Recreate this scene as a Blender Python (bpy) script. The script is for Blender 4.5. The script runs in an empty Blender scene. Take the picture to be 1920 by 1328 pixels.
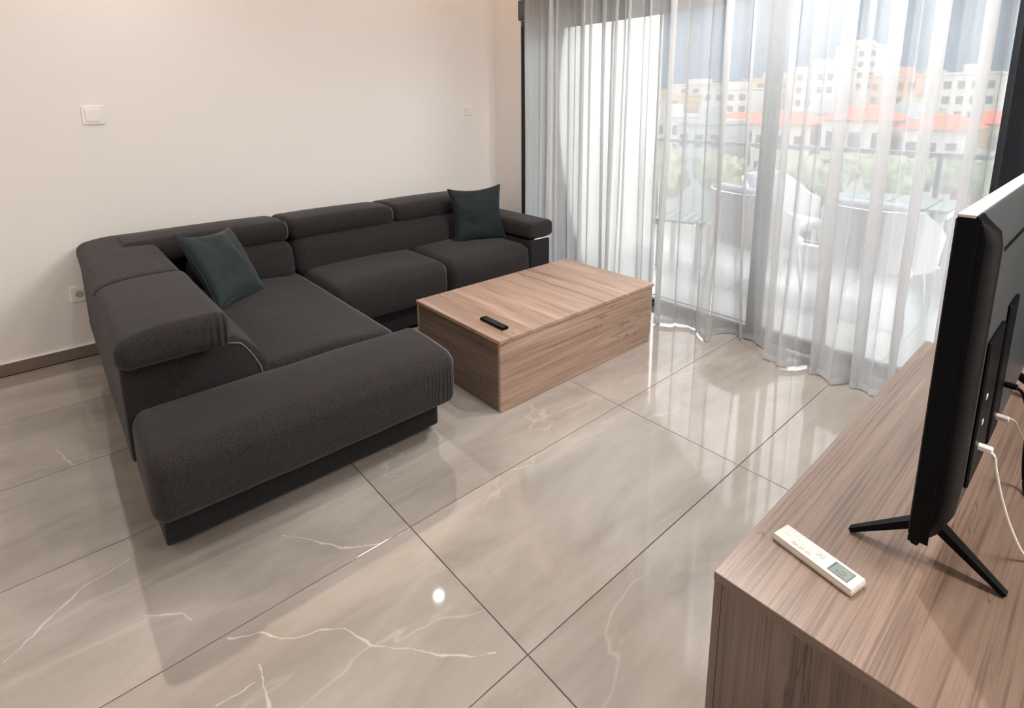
import bpy, bmesh, math, random
from mathutils import Vector, Matrix, noise

S = bpy.context.scene
C = S.collection
PI = math.pi

# ------------------------------------------------------------------ camera
YAW, PITCH, ROLL = 0.8563, 0.1941, -0.0078
FPX, CX, CY = 1027.5, 950.0, 391.7
cam_data = bpy.data.cameras.new('camera')
cam = bpy.data.objects.new('camera', cam_data)
C.objects.link(cam)
fw = Vector((math.cos(YAW) * math.cos(PITCH), math.sin(YAW) * math.cos(PITCH), -math.sin(PITCH)))
rt = Vector((math.sin(YAW), -math.cos(YAW), 0))
up = rt.cross(fw)
r2 = rt * math.cos(ROLL) + up * math.sin(ROLL)
u2 = -rt * math.sin(ROLL) + up * math.cos(ROLL)
m = Matrix((r2, u2, -fw)).transposed().to_4x4()
m.translation = Vector((0, 0, 1.49))
cam.matrix_world = m
cam_data.sensor_fit = 'HORIZONTAL'
cam_data.sensor_width = 36.0
cam_data.lens = 36.0 * FPX / 1920.0
cam_data.shift_x = (960.0 - CX) / 1920.0
cam_data.shift_y = -(664.0 - CY) / 1920.0
cam_data.clip_start = 0.02
cam_data.clip_end = 5000
S.camera = cam

# ------------------------------------------------------------------ world, exposure
S.view_settings.view_transform = 'Standard'
S.view_settings.look = 'None'
S.view_settings.gamma = 1.0
S.view_settings.exposure = 0.84
S.view_settings.use_curve_mapping = False
W = bpy.data.worlds.new('sky')
S.world = W
W.use_nodes = True
wn = W.node_tree.nodes
bg = wn['Background']
bg.inputs['Color'].default_value = (0.95, 0.97, 1.0, 1)
bg.inputs['Strength'].default_value = 2.45

sun_d = bpy.data.lights.new('sun', 'SUN')
sun_d.energy = 1.7
sun_d.angle = math.radians(20)
sun_d.color = (1.0, 0.96, 0.9)
sun = bpy.data.objects.new('sun', sun_d)
C.objects.link(sun)
sun.rotation_euler = Vector((-0.02, 0.72, -0.85)).to_track_quat('-Z', 'Y').to_euler()

# unseen fill-light panels added under the ceiling (the fixtures themselves are built further down)
FILL_PANELS = [(-1.3, 1.3), (-1.3, 3.0), (1.9, -0.85), (-1.3, -0.6)]
FILL_PANEL_WS = [2.5, 2.0, 30.0, 2.5]
SPOTS = [(0.42, 3.30), (2.10, 3.33), (1.15, 1.75), (0.42, 1.75), (1.75, 0.75), (2.30, 1.00), (2.62, 1.22)]  # pair along the left wall real, the other downlights added as unseen fill
SPOT_W = [2.0, 0.25, 5.0, 3.0, 3.0, 15.0, 14.0]
LED_STRENGTH = 23.0
WARM = (1.0, 0.80, 0.66)


def area_light(name, loc, sx, sy, watt, col, spread=PI):
    d = bpy.data.lights.new(name, 'AREA')
    d.shape = 'RECTANGLE'
    d.size, d.size_y = sx, sy
    d.energy = watt
    d.color = col
    d.spread = spread
    o = bpy.data.objects.new(name, d)
    C.objects.link(o)
    o.location = loc
    return o


for (x, y), pw in zip(FILL_PANELS, FILL_PANEL_WS):
    area_light('panel_lamp', (x, y, 2.578), 0.28, 1.18, pw, (1.0, 0.975, 0.955))
for (x, y), w in zip(SPOTS, SPOT_W):
    d = bpy.data.lights.new('downlight_lamp', 'AREA')
    d.shape = 'DISK'
    d.size = 0.07
    d.energy = w
    d.color = (1.0, 0.975, 0.95)
    o = bpy.data.objects.new('downlight_lamp', d)
    C.objects.link(o)
    o.location = (x, y, 2.585)

# ------------------------------------------------------------------ materials


def new_mat(name):
    mt = bpy.data.materials.new(name)
    mt.use_nodes = True
    nt = mt.node_tree
    b = nt.nodes['Principled BSDF']
    return mt, nt, b


def N(nt, kind, **kw):
    n = nt.nodes.new(kind)
    for k, v in kw.items():
        if k in n.inputs:
            n.inputs[k].default_value = v
        else:
            setattr(n, k, v)
    return n


def ramp(nt, stops, interp='LINEAR'):
    r = nt.nodes.new('ShaderNodeValToRGB')
    r.color_ramp.interpolation = interp
    e = r.color_ramp.elements
    while len(e) < len(stops):
        e.new(0.5)
    for i, (p, c) in enumerate(stops):
        e[i].position = p
        e[i].color = (*c, 1) if len(c) == 3 else c
    return r


def srgb(r, g, b):
    f = lambda v: ((v / 255 + 0.055) / 1.055) ** 2.4 if v > 10 else v / 255 / 12.92
    return (f(r), f(g), f(b))


def plain(name, col, rough=0.5, metal=0.0, bump=0.0, scale=60.0, vary=0.06, ior=1.5):
    mt, nt, b = new_mat(name)
    L = nt.links
    tc = N(nt, 'ShaderNodeTexCoord')
    nz = N(nt, 'ShaderNodeTexNoise', Scale=scale, Detail=3.0)
    L.new(tc.outputs['Object'], nz.inputs['Vector'])
    r = ramp(nt, [(0.3, tuple(c * (1 - vary) for c in col)), (0.7, tuple(min(1, c * (1 + vary)) for c in col))])
    L.new(nz.outputs['Fac'], r.inputs['Fac'])
    L.new(r.outputs['Color'], b.inputs['Base Color'])
    b.inputs['Roughness'].default_value = rough
    b.inputs['Metallic'].default_value = metal
    b.inputs['IOR'].default_value = ior
    if bump:
        bp = N(nt, 'ShaderNodeBump', Strength=bump, Distance=0.002)
        L.new(nz.outputs['Fac'], bp.inputs['Height'])
        L.new(bp.outputs['Normal'], b.inputs['Normal'])
    return mt


def fabric(name, col, col2, scale=420.0, bump=0.35, rough=0.95, sheen=0.25, coarse=5.0):
    mt, nt, b = new_mat(name)
    L = nt.links
    tc = N(nt, 'ShaderNodeTexCoord')
    n1 = N(nt, 'ShaderNodeTexNoise', Scale=scale, Detail=2.0)
    n2 = N(nt, 'ShaderNodeTexNoise', Scale=coarse, Detail=3.0)
    L.new(tc.outputs['Object'], n1.inputs['Vector'])
    L.new(tc.outputs['Object'], n2.inputs['Vector'])
    r = ramp(nt, [(0.32, col), (0.68, col2)])
    L.new(n1.outputs['Fac'], r.inputs['Fac'])
    mx = N(nt, 'ShaderNodeMix', data_type='RGBA', blend_type='MULTIPLY')
    mx.inputs[0].default_value = 0.35
    L.new(r.outputs['Color'], mx.inputs[6])
    r2_ = ramp(nt, [(0.3, (0.72, 0.72, 0.72)), (0.7, (1, 1, 1))])
    L.new(n2.outputs['Fac'], r2_.inputs['Fac'])
    L.new(r2_.outputs['Color'], mx.inputs[7])
    L.new(mx.outputs[2], b.inputs['Base Color'])
    b.inputs['Roughness'].default_value = rough
    b.inputs['Sheen Weight'].default_value = sheen
    b.inputs['Sheen Roughness'].default_value = 0.5
    n3 = N(nt, 'ShaderNodeTexNoise', Scale=9.0, Detail=4.0)
    L.new(tc.outputs['Object'], n3.inputs['Vector'])
    ad = N(nt, 'ShaderNodeMath', operation='MULTIPLY_ADD')
    L.new(n3.outputs['Fac'], ad.inputs[0])
    ad.inputs[1].default_value = 6.0
    L.new(n1.outputs['Fac'], ad.inputs[2])
    bp = N(nt, 'ShaderNodeBump', Strength=bump, Distance=0.0015)
    L.new(ad.outputs[0], bp.inputs['Height'])
    L.new(bp.outputs['Normal'], b.inputs['Normal'])
    return mt


def wood(name, axis, dark=1.0, seed=0.0, swap=False):
    """laminate oak, grain along the given axis of the object"""
    mt, nt, b = new_mat(name)
    L = nt.links
    tc = N(nt, 'ShaderNodeTexCoord')
    mp = N(nt, 'ShaderNodeMapping')
    sc = [14.0, 14.0, 14.0]
    sc['xyz'.index(axis)] = 0.9
    mp.inputs['Scale'].default_value = sc
    mp.inputs['Location'].default_value = (seed, seed * 1.7, seed * 0.3)
    L.new(tc.outputs['Object'], mp.inputs['Vector'])
    n1 = N(nt, 'ShaderNodeTexNoise', Scale=1.0, Detail=6.0, Roughness=0.6, Distortion=0.6)
    L.new(mp.outputs[0], n1.inputs['Vector'])
    mp2 = N(nt, 'ShaderNodeMapping')
    sc = [170.0, 170.0, 170.0]
    sc['xyz'.index(axis)] = 2.2
    mp2.inputs['Scale'].default_value = sc
    L.new(tc.outputs['Object'], mp2.inputs['Vector'])
    n2 = N(nt, 'ShaderNodeTexNoise', Scale=1.0, Detail=3.0, Roughness=0.55)
    L.new(mp2.outputs[0], n2.inputs['Vector'])
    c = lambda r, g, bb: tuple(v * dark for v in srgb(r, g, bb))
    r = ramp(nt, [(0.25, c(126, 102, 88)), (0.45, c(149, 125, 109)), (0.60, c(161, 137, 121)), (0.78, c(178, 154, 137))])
    L.new(n1.outputs['Fac'], r.inputs['Fac'])
    mx = N(nt, 'ShaderNodeMix', data_type='RGBA', blend_type='MULTIPLY')
    mx.inputs[0].default_value = 0.75
    r2_ = ramp(nt, [(0.36, (0.54, 0.51, 0.49)), (0.47, (0.90, 0.88, 0.88)), (0.62, (1.08, 1.08, 1.08))])
    L.new(n2.outputs['Fac'], r2_.inputs['Fac'])
    L.new(r.outputs['Color'], mx.inputs[6])
    L.new(r2_.outputs['Color'], mx.inputs[7])
    # sparse dark cracks running with the grain
    mp3 = N(nt, 'ShaderNodeMapping')
    sc = [13.0, 13.0, 13.0]
    sc['xyz'.index(axis)] = 1.1
    mp3.inputs['Scale'].default_value = sc
    mp3.inputs['Location'].default_value = (seed * 2 + 3.1, seed + 1.2, 0.4)
    L.new(tc.outputs['Object'], mp3.inputs['Vector'])
    n3 = N(nt, 'ShaderNodeTexNoise', Scale=1.0, Detail=4.0, Distortion=0.2)
    L.new(mp3.outputs[0], n3.inputs['Vector'])
    d = N(nt, 'ShaderNodeMath', operation='SUBTRACT')
    L.new(n3.outputs['Fac'], d.inputs[0])
    d.inputs[1].default_value = 0.5
    ab = N(nt, 'ShaderNodeMath', operation='ABSOLUTE')
    L.new(d.outputs[0], ab.inputs[0])
    n4 = N(nt, 'ShaderNodeTexNoise', Scale=3.1, Detail=1.0)
    L.new(tc.outputs['Object'], n4.inputs['Vector'])
    rm = ramp(nt, [(0.0, (0.9,) * 3), (0.006, (0.0,) * 3)])
    L.new(ab.outputs[0], rm.inputs['Fac'])
    rm4 = ramp(nt, [(0.54, (0.0,) * 3), (0.62, (1.0,) * 3)])
    L.new(n4.outputs['Fac'], rm4.inputs['Fac'])
    cr = N(nt, 'ShaderNodeMath', operation='MULTIPLY')
    L.new(rm.outputs['Color'], cr.inputs[0])
    L.new(rm4.outputs['Color'], cr.inputs[1])
    mx2 = N(nt, 'ShaderNodeMix', data_type='RGBA')
    L.new(cr.outputs[0], mx2.inputs[0])
    L.new(mx.outputs[2], mx2.inputs[6])
    mx2.inputs[7].default_value = (*c(70, 48, 40), 1)
    L.new(mx2.outputs[2], b.inputs['Base Color'])
    b.inputs['Roughness'].default_value = 0.31
    bp = N(nt, 'ShaderNodeBump', Strength=0.35, Distance=0.0012)
    L.new(n2.outputs['Fac'], bp.inputs['Height'])
    L.new(bp.outputs['Normal'], b.inputs['Normal'])
    return mt


VEINS = [[(-0.245, 1.833), (-0.178, 1.886), (-0.076, 1.981), (0.008, 1.999), (0.076, 2.024)], [(0.246, 1.502), (0.328, 1.439), (0.394, 1.371), (0.46, 1.341), (0.5, 1.305), (0.535, 1.226), (0.587, 1.154), (0.652, 1.08), (0.78, 0.97)], [(0.495, 1.791), (0.58, 1.668), (0.651, 1.569), (0.743, 1.515), (0.845, 1.508)], [(0.074, 1.741), (0.157, 1.667), (0.171, 1.626)], [(0.169, 1.322), (0.262, 1.315)], [(0.289, 1.363), (0.272, 1.231)], [(-0.085, 2.966), (-0.063, 2.838), (-0.023, 2.746)]]


def marble(name):
    mt, nt, b = new_mat(name)
    L = nt.links
    tc = N(nt, 'ShaderNodeTexCoord')
    oi = N(nt, 'ShaderNodeObjectInfo')
    mul = N(nt, 'ShaderNodeVectorMath', operation='SCALE')
    cmb = N(nt, 'ShaderNodeCombineXYZ')
    L.new(oi.outputs['Random'], cmb.inputs[0])
    L.new(oi.outputs['Random'], cmb.inputs[1])
    cmb.inputs[2].default_value = 0.3
    L.new(cmb.outputs[0], mul.inputs[0])
    mul.inputs['Scale'].default_value = 37.0
    add = N(nt, 'ShaderNodeVectorMath', operation='ADD')
    L.new(tc.outputs['Object'], add.inputs[0])
    L.new(mul.outputs[0], add.inputs[1])
    mp = N(nt, 'ShaderNodeMapping')
    mp.inputs['Rotation'].default_value = (0, 0, math.radians(28))
    mp.inputs['Scale'].default_value = (0.75, 2.2, 1)
    L.new(add.outputs[0], mp.inputs['Vector'])
    cl = N(nt, 'ShaderNodeTexNoise', Scale=1.7, Detail=7.0, Roughness=0.62, Distortion=0.5)
    L.new(mp.outputs[0], cl.inputs['Vector'])
    base = ramp(nt, [(0.28, srgb(136, 127, 119)), (0.45, srgb(153, 145, 137)), (0.60, srgb(165, 157, 149)), (0.78, srgb(178, 170, 162))])
    L.new(cl.outputs['Fac'], base.inputs['Fac'])

    def vein(scale, eps, rot, seed, lo, hi, aniso):
        mpv = N(nt, 'ShaderNodeMapping')
        mpv.inputs['Rotation'].default_value = (0, 0, math.radians(rot))
        mpv.inputs['Location'].default_value = (seed, seed * 2, 0)
        mpv.inputs['Scale'].default_value = (aniso, 1.0, 1)
        L.new(add.outputs[0], mpv.inputs['Vector'])
        n = N(nt, 'ShaderNodeTexNoise', Scale=scale, Detail=5.0, Roughness=0.55, Distortion=0.35)
        L.new(mpv.outputs[0], n.inputs['Vector'])
        s = N(nt, 'ShaderNodeMath', operation='SUBTRACT')
        L.new(n.outputs['Fac'], s.inputs[0])
        s.inputs[1].default_value = 0.5
        a = N(nt, 'ShaderNodeMath', operation='ABSOLUTE')
        L.new(s.outputs[0], a.inputs[0])
        r = ramp(nt, [(0.0, (1,) * 3), (eps * 0.35, (0.55,) * 3), (eps, (0,) * 3)])
        L.new(a.outputs[0], r.inputs['Fac'])
        k = N(nt, 'ShaderNodeTexNoise', Scale=1.9, Detail=2.0)
        L.new(mpv.outputs[0], k.inputs['Vector'])
        rk = ramp(nt, [(lo, (0,) * 3), (hi, (1,) * 3)])
        L.new(k.outputs['Fac'], rk.inputs['Fac'])
        mm = N(nt, 'ShaderNodeMath', operation='MULTIPLY')
        L.new(r.outputs['Color'], mm.inputs[0])
        L.new(rk.outputs['Color'], mm.inputs[1])
        return mm
    v1 = vein(1.1, 0.0045, 24, 4.2, 0.53, 0.62, 0.45)
    v2 = vein(2.6, 0.006, 70, 9.7, 0.57, 0.66, 0.6)
    v3 = vein(1.7, 0.030, 35, 1.3, 0.45, 0.70, 0.25)
    mxa = N(nt, 'ShaderNodeMix', data_type='RGBA')
    h3 = N(nt, 'ShaderNodeMath', operation='MULTIPLY')
    L.new(v3.outputs[0], h3.inputs[0])
    h3.inputs[1].default_value = 0.22
    L.new(h3.outputs[0], mxa.inputs[0])
    L.new(base.outputs['Color'], mxa.inputs[6])
    mxa.inputs[7].default_value = (*srgb(205, 194, 184), 1)
    vm = N(nt, 'ShaderNodeMath', operation='MAXIMUM')
    h0 = N(nt, 'ShaderNodeMath', operation='MULTIPLY')
    L.new(v1.outputs[0], h0.inputs[0])
    h0.inputs[1].default_value = 0.5
    L.new(h0.outputs[0], vm.inputs[0])
    h2 = N(nt, 'ShaderNodeMath', operation='MULTIPLY')
    L.new(v2.outputs[0], h2.inputs[0])
    h2.inputs[1].default_value = 0.22
    L.new(h2.outputs[0], vm.inputs[1])
    # the few long veins of the tiles near the sofa, as polylines on the floor
    geo = N(nt, 'ShaderNodeNewGeometry')
    wob = N(nt, 'ShaderNodeTexNoise', Scale=9.0, Detail=4.0)
    L.new(geo.outputs['Position'], wob.inputs['Vector'])
    ws = N(nt, 'ShaderNodeVectorMath', operation='MULTIPLY_ADD')
    L.new(wob.outputs['Color'], ws.inputs[0])
    ws.inputs[1].default_value = (0.05, 0.05, 0)
    L.new(geo.outputs['Position'], ws.inputs[2])
    prev = None
    for line in VEINS:
        for (a, b_) in zip(line, line[1:]):
            a3, b3 = Vector((a[0] + 0.025, a[1] + 0.025, 0)), Vector((b_[0] + 0.025, b_[1] + 0.025, 0))
            ab = b3 - a3
            s1 = N(nt, 'ShaderNodeVectorMath', operation='SUBTRACT')
            L.new(ws.outputs[0], s1.inputs[0])
            s1.inputs[1].default_value = a3
            dt = N(nt, 'ShaderNodeVectorMath', operation='DOT_PRODUCT')
            L.new(s1.outputs[0], dt.inputs[0])
            dt.inputs[1].default_value = ab / ab.length_squared
            cl_ = N(nt, 'ShaderNodeClamp')
            L.new(dt.outputs['Value'], cl_.inputs[0])
            sc_ = N(nt, 'ShaderNodeVectorMath', operation='SCALE')
            sc_.inputs[0].default_value = ab
            L.new(cl_.outputs[0], sc_.inputs['Scale'])
            di = N(nt, 'ShaderNodeVectorMath', operation='DISTANCE')
            L.new(s1.outputs[0], di.inputs[0])
            L.new(sc_.outputs[0], di.inputs[1])
            if prev is None:
                prev = di.outputs['Value']
            else:
                mn = N(nt, 'ShaderNodeMath', operation='MINIMUM')
                L.new(prev, mn.inputs[0])
                L.new(di.outputs['Value'], mn.inputs[1])
                prev = mn.outputs[0]
    wn_ = N(nt, 'ShaderNodeTexNoise', Scale=14.0, Detail=3.0)
    L.new(geo.outputs['Position'], wn_.inputs['Vector'])
    wr_ = N(nt, 'ShaderNodeMapRange')
    wr_.inputs['From Min'].default_value = 0.35
    wr_.inputs['From Max'].default_value = 0.7
    wr_.inputs['To Min'].default_value = 0.0006
    wr_.inputs['To Max'].default_value = 0.0065
    L.new(wn_.outputs['Fac'], wr_.inputs['Value'])
    dv = N(nt, 'ShaderNodeMath', operation='DIVIDE')
    L.new(prev, dv.inputs[0])
    L.new(wr_.outputs[0], dv.inputs[1])
    rv = ramp(nt, [(0.0, (1.3,) * 3), (0.45, (0.8,) * 3), (1.0, (0.0,) * 3)])
    L.new(dv.outputs[0], rv.inputs['Fac'])
    vm2 = N(nt, 'ShaderNodeMath', operation='MAXIMUM')
    L.new(vm.outputs[0], vm2.inputs[0])
    L.new(rv.outputs['Color'], vm2.inputs[1])
    vm = vm2
    h1 = N(nt, 'ShaderNodeMath', operation='MULTIPLY')
    L.new(vm.outputs[0], h1.inputs[0])
    h1.inputs[1].default_value = 0.42
    mxb = N(nt, 'ShaderNodeMix', data_type='RGBA')
    L.new(h1.outputs[0], mxb.inputs[0])
    L.new(mxa.outputs[2], mxb.inputs[6])
    mxb.inputs[7].default_value = (*srgb(232, 222, 212), 1)
    L.new(mxb.outputs[2], b.inputs['Base Color'])
    b.inputs['Roughness'].default_value = 0.05
    b.inputs['IOR'].default_value = 2.05
    return mt


def emit(name, col, s):
    mt, nt, b = new_mat(name)
    b.inputs['Base Color'].default_value = (0.8, 0.8, 0.8, 1)
    b.inputs['Emission Color'].default_value = (*col, 1)
    b.inputs['Emission Strength'].default_value = s
    return mt


def sheer_mat(name, transp, col):
    mt, nt, b = new_mat(name)
    L = nt.links
    out = nt.nodes['Material Output']
    nt.nodes.remove(b)
    tc = N(nt, 'ShaderNodeTexCoord')
    mp = N(nt, 'ShaderNodeMapping')
    mp.inputs['Scale'].default_value = (260, 260, 14)
    L.new(tc.outputs['Object'], mp.inputs['Vector'])
    nz = N(nt, 'ShaderNodeTexNoise', Scale=1.0, Detail=2.0)
    L.new(mp.outputs[0], nz.inputs['Vector'])
    tr = N(nt, 'ShaderNodeBsdfTransparent')
    tl = N(nt, 'ShaderNodeBsdfTranslucent', Color=(*col, 1))
    df = N(nt, 'ShaderNodeBsdfDiffuse', Color=(*col, 1))
    m1 = N(nt, 'ShaderNodeMixShader')
    m1.inputs[0].default_value = 0.36
    L.new(tl.outputs[0], m1.inputs[1])
    L.new(df.outputs[0], m1.inputs[2])
    # a woven voile covers more of what lies behind it where it is seen at a slant
    lw = N(nt, 'ShaderNodeLayerWeight', Blend=0.5)
    mr = N(nt, 'ShaderNodeMapRange')
    mr.inputs['From Min'].default_value = 0.0
    mr.inputs['From Max'].default_value = 1.0
    mr.inputs['To Min'].default_value = 1 - transp
    mr.inputs['To Max'].default_value = 1.0
    L.new(lw.outputs['Facing'], mr.inputs['Value'])
    mm = N(nt, 'ShaderNodeMath', operation='MULTIPLY_ADD')
    mm.use_clamp = True
    L.new(nz.outputs['Fac'], mm.inputs[0])
    mm.inputs[1].default_value = 0.16
    sb = N(nt, 'ShaderNodeMath', operation='SUBTRACT')
    L.new(mr.outputs[0], sb.inputs[0])
    sb.inputs[1].default_value = 0.08
    L.new(sb.outputs[0], mm.inputs[2])
    m2 = N(nt, 'ShaderNodeMixShader')
    L.new(mm.outputs[0], m2.inputs[0])
    L.new(tr.outputs[0], m2.inputs[1])
    L.new(m1.outputs[0], m2.inputs[2])
    L.new(m2.outputs[0], out.inputs['Surface'])
    return mt


def glass_mat(name, tint=(0.97, 0.98, 0.975)):
    mt, nt, b = new_mat(name)
    L = nt.links
    out = nt.nodes['Material Output']
    nt.nodes.remove(b)
    tr = N(nt, 'ShaderNodeBsdfTransparent', Color=(*tint, 1))
    gl = N(nt, 'ShaderNodeBsdfGlossy', Roughness=0.02)
    fr = N(nt, 'ShaderNodeFresnel', IOR=1.45)
    m2 = N(nt, 'ShaderNodeMixShader')
    L.new(fr.outputs[0], m2.inputs[0])
    L.new(tr.outputs[0], m2.inputs[1])
    L.new(gl.outputs[0], m2.inputs[2])
    L.new(m2.outputs[0], out.inputs['Surface'])
    return mt


M = {}
M['wall'] = plain('warm white wall paint', srgb(244, 240, 236), 0.9, bump=0.08, scale=90, vary=0.012)
M['ceiling'] = plain('white ceiling paint', srgb(236, 228, 220), 0.9, vary=0.01)
M['tile'] = marble('polished grey marble tile')
M['grout'] = plain('grey grout', srgb(104, 94, 86), 0.8)
M['skirt'] = plain('taupe tile skirting', srgb(128, 114, 103), 0.35, vary=0.08, scale=12)
M['sofa'] = fabric('charcoal woven upholstery', srgb(15, 12, 13), srgb(46, 39, 39), sheen=0.08, scale=230)
M['sofa_dark'] = fabric('dark base upholstery', srgb(10, 8, 11), srgb(30, 26, 31), sheen=0.05, scale=230)
M['piping'] = plain('light grey piping thread', srgb(120, 114, 114), 0.8)
M['teal'] = fabric('dark green velvet', srgb(3, 21, 22), srgb(8, 40, 38), scale=250, sheen=0.12, rough=0.75)
M['teal_dark'] = fabric('deep green velvet', srgb(5, 16, 20), srgb(10, 27, 30), scale=250, sheen=0.05, rough=0.8)
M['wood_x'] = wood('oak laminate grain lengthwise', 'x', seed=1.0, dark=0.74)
M['wood_y'] = wood('oak laminate grain crosswise', 'y', seed=5.0, dark=1.22)  # table-top oak lightened, the light from above is in the colour
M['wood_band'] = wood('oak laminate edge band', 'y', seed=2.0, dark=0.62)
M['wood_z'] = wood('oak laminate grain upright', 'z', seed=3.0, dark=0.50)  # console end darkened, its shade is mixed into the colour
M['wood_end'] = wood('oak laminate end panel', 'y', seed=9.0, dark=0.50)  # table end panels darkened to carry their shade
M['wood_side'] = wood('oak laminate long side', 'x', seed=7.0, dark=1.25)  # same oak lightened to carry light falling on the table's long side
M['black'] = plain('black plastic', srgb(8, 8, 11), 0.42, vary=0.1, ior=1.2)
M['tvback'] = plain('dark grey brushed plastic', srgb(66, 68, 69), 0.38, bump=0.1, scale=200)
M['screen'] = plain('black screen glass', srgb(8, 8, 10), 0.08)
M['white_plastic'] = plain('white plastic', srgb(247, 243, 238), 0.4, vary=0.02)
M['remote_white'] = plain('off-white remote plastic', srgb(216, 207, 199), 0.4, vary=0.02)
M['grey_plastic'] = plain('pale grey plastic', srgb(196, 192, 186), 0.5, vary=0.03)
M['lcd'] = plain('grey green display', srgb(128, 138, 130), 0.2)
M['lcd_dark'] = plain('display frame grey', srgb(92, 100, 98), 0.3)
M['button'] = plain('dark grey rubber button', srgb(64, 60, 62), 0.6)
M['red_button'] = plain('dark red rubber button', srgb(120, 40, 46), 0.6)
M['frame'] = plain('anthracite window frame', srgb(66, 76, 82), 0.45, vary=0.05)
M['frame_black'] = plain('black window jamb seal', srgb(22, 18, 22), 0.6)
M['glass'] = glass_mat('clear window glass')
M['sheer'] = sheer_mat('white voile', 0.39, (0.80, 0.805, 0.815))
M['hem'] = sheer_mat('white voile hem', 0.2, (0.88, 0.89, 0.90))
M['drape'] = fabric('dark navy drape cloth', srgb(8, 12, 18), srgb(16, 22, 30), sheen=0.0, scale=160, bump=0.3)
M['led'] = emit('warm led strip', (1.0, 0.83, 0.73), LED_STRENGTH)
M['lamp'] = emit('lamp diffuser', (1.0, 0.90, 0.82), 2.0)
M['track'] = plain('white curtain track', srgb(230, 224, 216), 0.5)
M['paving'] = plain('pale balcony tile', srgb(205, 206, 206), 0.25, vary=0.06, scale=3)
M['ext_white'] = plain('white render', srgb(236, 236, 232), 0.9, vary=0.03, scale=3)
M['rattan'] = plain('light grey woven outdoor seat', srgb(226, 226, 228), 0.8, vary=0.15, scale=120)
M['alu'] = plain('white outdoor aluminium', srgb(222, 224, 224), 0.5)
M['outdoor_cushion'] = plain('lilac grey outdoor cushion', srgb(172, 172, 186), 0.9)
M['slat'] = plain('grey outdoor table slat', srgb(126, 138, 138), 0.7)
M['rail'] = plain('grey metal railing', srgb(120, 126, 130), 0.4)
M['roof'] = plain('orange clay roof', srgb(206, 84, 60), 0.9, vary=0.15, scale=1)
M['house_w'] = plain('white house wall', srgb(168, 164, 160), 0.9, vary=0.04, scale=.5)
M['house_c'] = plain('cream house wall', srgb(168, 146, 118), 0.9, vary=0.05, scale=.5)
M['house_p'] = plain('peach house wall', srgb(166, 126, 104), 0.9, vary=0.05, scale=.5)
M['house_g'] = plain('pale grey house wall', srgb(144, 148, 150), 0.9, vary=0.05, scale=.5)
M['pane'] = plain('dark far window', srgb(70, 76, 82), 0.3)
M['leaf'] = plain('tree foliage', srgb(128, 134, 112), 0.9, vary=0.3, scale=1.2)
M['trunk'] = plain('tree trunk', srgb(96, 80, 64), 0.9)
M['hill'] = plain('hazy blue mountain', srgb(30, 62, 84), 1.0, vary=0.12, scale=0.02)
M['ground'] = plain('pale dry ground', srgb(160, 162, 154), 1.0, vary=0.15, scale=0.08)

# ------------------------------------------------------------------ mesh helpers


def link(name, me, mat=None, parent=None, smooth=False, loc=None):
    if isinstance(me, bmesh.types.BMesh):
        bm = me
        me = bpy.data.meshes.new(name)
        bmesh.ops.recalc_face_normals(bm, faces=bm.faces[:])
        bm.to_mesh(me)
        bm.free()
    if mat is not None and not me.materials:
        me.materials.append(mat)
    if smooth:
        for p in me.polygons:
            p.use_smooth = True
    o = bpy.data.objects.new(name, me)
    C.objects.link(o)
    if parent is not None:
        o.parent = parent
    if loc is not None:
        o.location = loc
    return o


def tag(o, label=None, cat=None, group=None, kind=None):
    if label:
        o['label'] = label
    if cat:
        o['category'] = cat
    if group:
        o['group'] = group
    if kind:
        o['kind'] = kind
    return o


def thing(name, label, cat, loc=(0, 0, 0), rz=0.0, group=None):
    o = bpy.data.objects.new(name, None)
    C.objects.link(o)
    o.location = loc
    o.rotation_euler = (0, 0, rz)
    o.empty_display_size = 0.1
    return tag(o, label, cat, group)


def copy_tree(o, parent=None):
    c = o.copy()
    C.objects.link(c)
    c.parent = parent
    for ch in list(o.children):
        copy_tree(ch, c)
    return c


def add_box(bm, x0, x1, y0, y1, z0, z1, bevel=0.0, seg=2):
    r = bmesh.ops.create_cube(bm, size=1.0)
    vs = r['verts']
    for v in vs:
        v.co = Vector(((x0 + x1) / 2 + v.co.x * (x1 - x0), (y0 + y1) / 2 + v.co.y * (y1 - y0), (z0 + z1) / 2 + v.co.z * (z1 - z0)))
    if bevel > 0:
        es = list({e for v in vs for e in v.link_edges})
        bmesh.ops.bevel(bm, geom=es, offset=bevel, segments=seg, affect='EDGES', profile=0.5)
    return bm


def box(name, x0, x1, y0, y1, z0, z1, mat, parent=None, bevel=0.0, seg=2):
    bm = bmesh.new()
    add_box(bm, x0, x1, y0, y1, z0, z1, bevel, seg)
    return link(name, bm, mat, parent)


def add_tube(bm, pts, rad, n=8, closed=False, cap=True):
    pts = [Vector(p) for p in pts]
    rings = []
    k = len(pts)
    for i, p in enumerate(pts):
        if closed:
            t = pts[(i + 1) % k] - pts[i - 1]
        else:
            t = pts[min(i + 1, k - 1)] - pts[max(i - 1, 0)]
        t.normalize()
        a = Vector((0, 0, 1)) if abs(t.z) < 0.9 else Vector((1, 0, 0))
        u = t.cross(a).normalized()
        v = t.cross(u).normalized()
        r = rad[i] if isinstance(rad, (list, tuple)) else rad
        rings.append([bm.verts.new(p + (u * math.cos(2 * PI * j / n) + v * math.sin(2 * PI * j / n)) * r) for j in range(n)])
    for i in range(k if closed else k - 1):
        A, B = rings[i], rings[(i + 1) % k]
        for j in range(n):
            bm.faces.new((A[j], A[(j + 1) % n], B[(j + 1) % n], B[j]))
    if cap and not closed:
        bm.faces.new(rings[0])
        bm.faces.new(rings[-1][::-1])
    return bm


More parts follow.
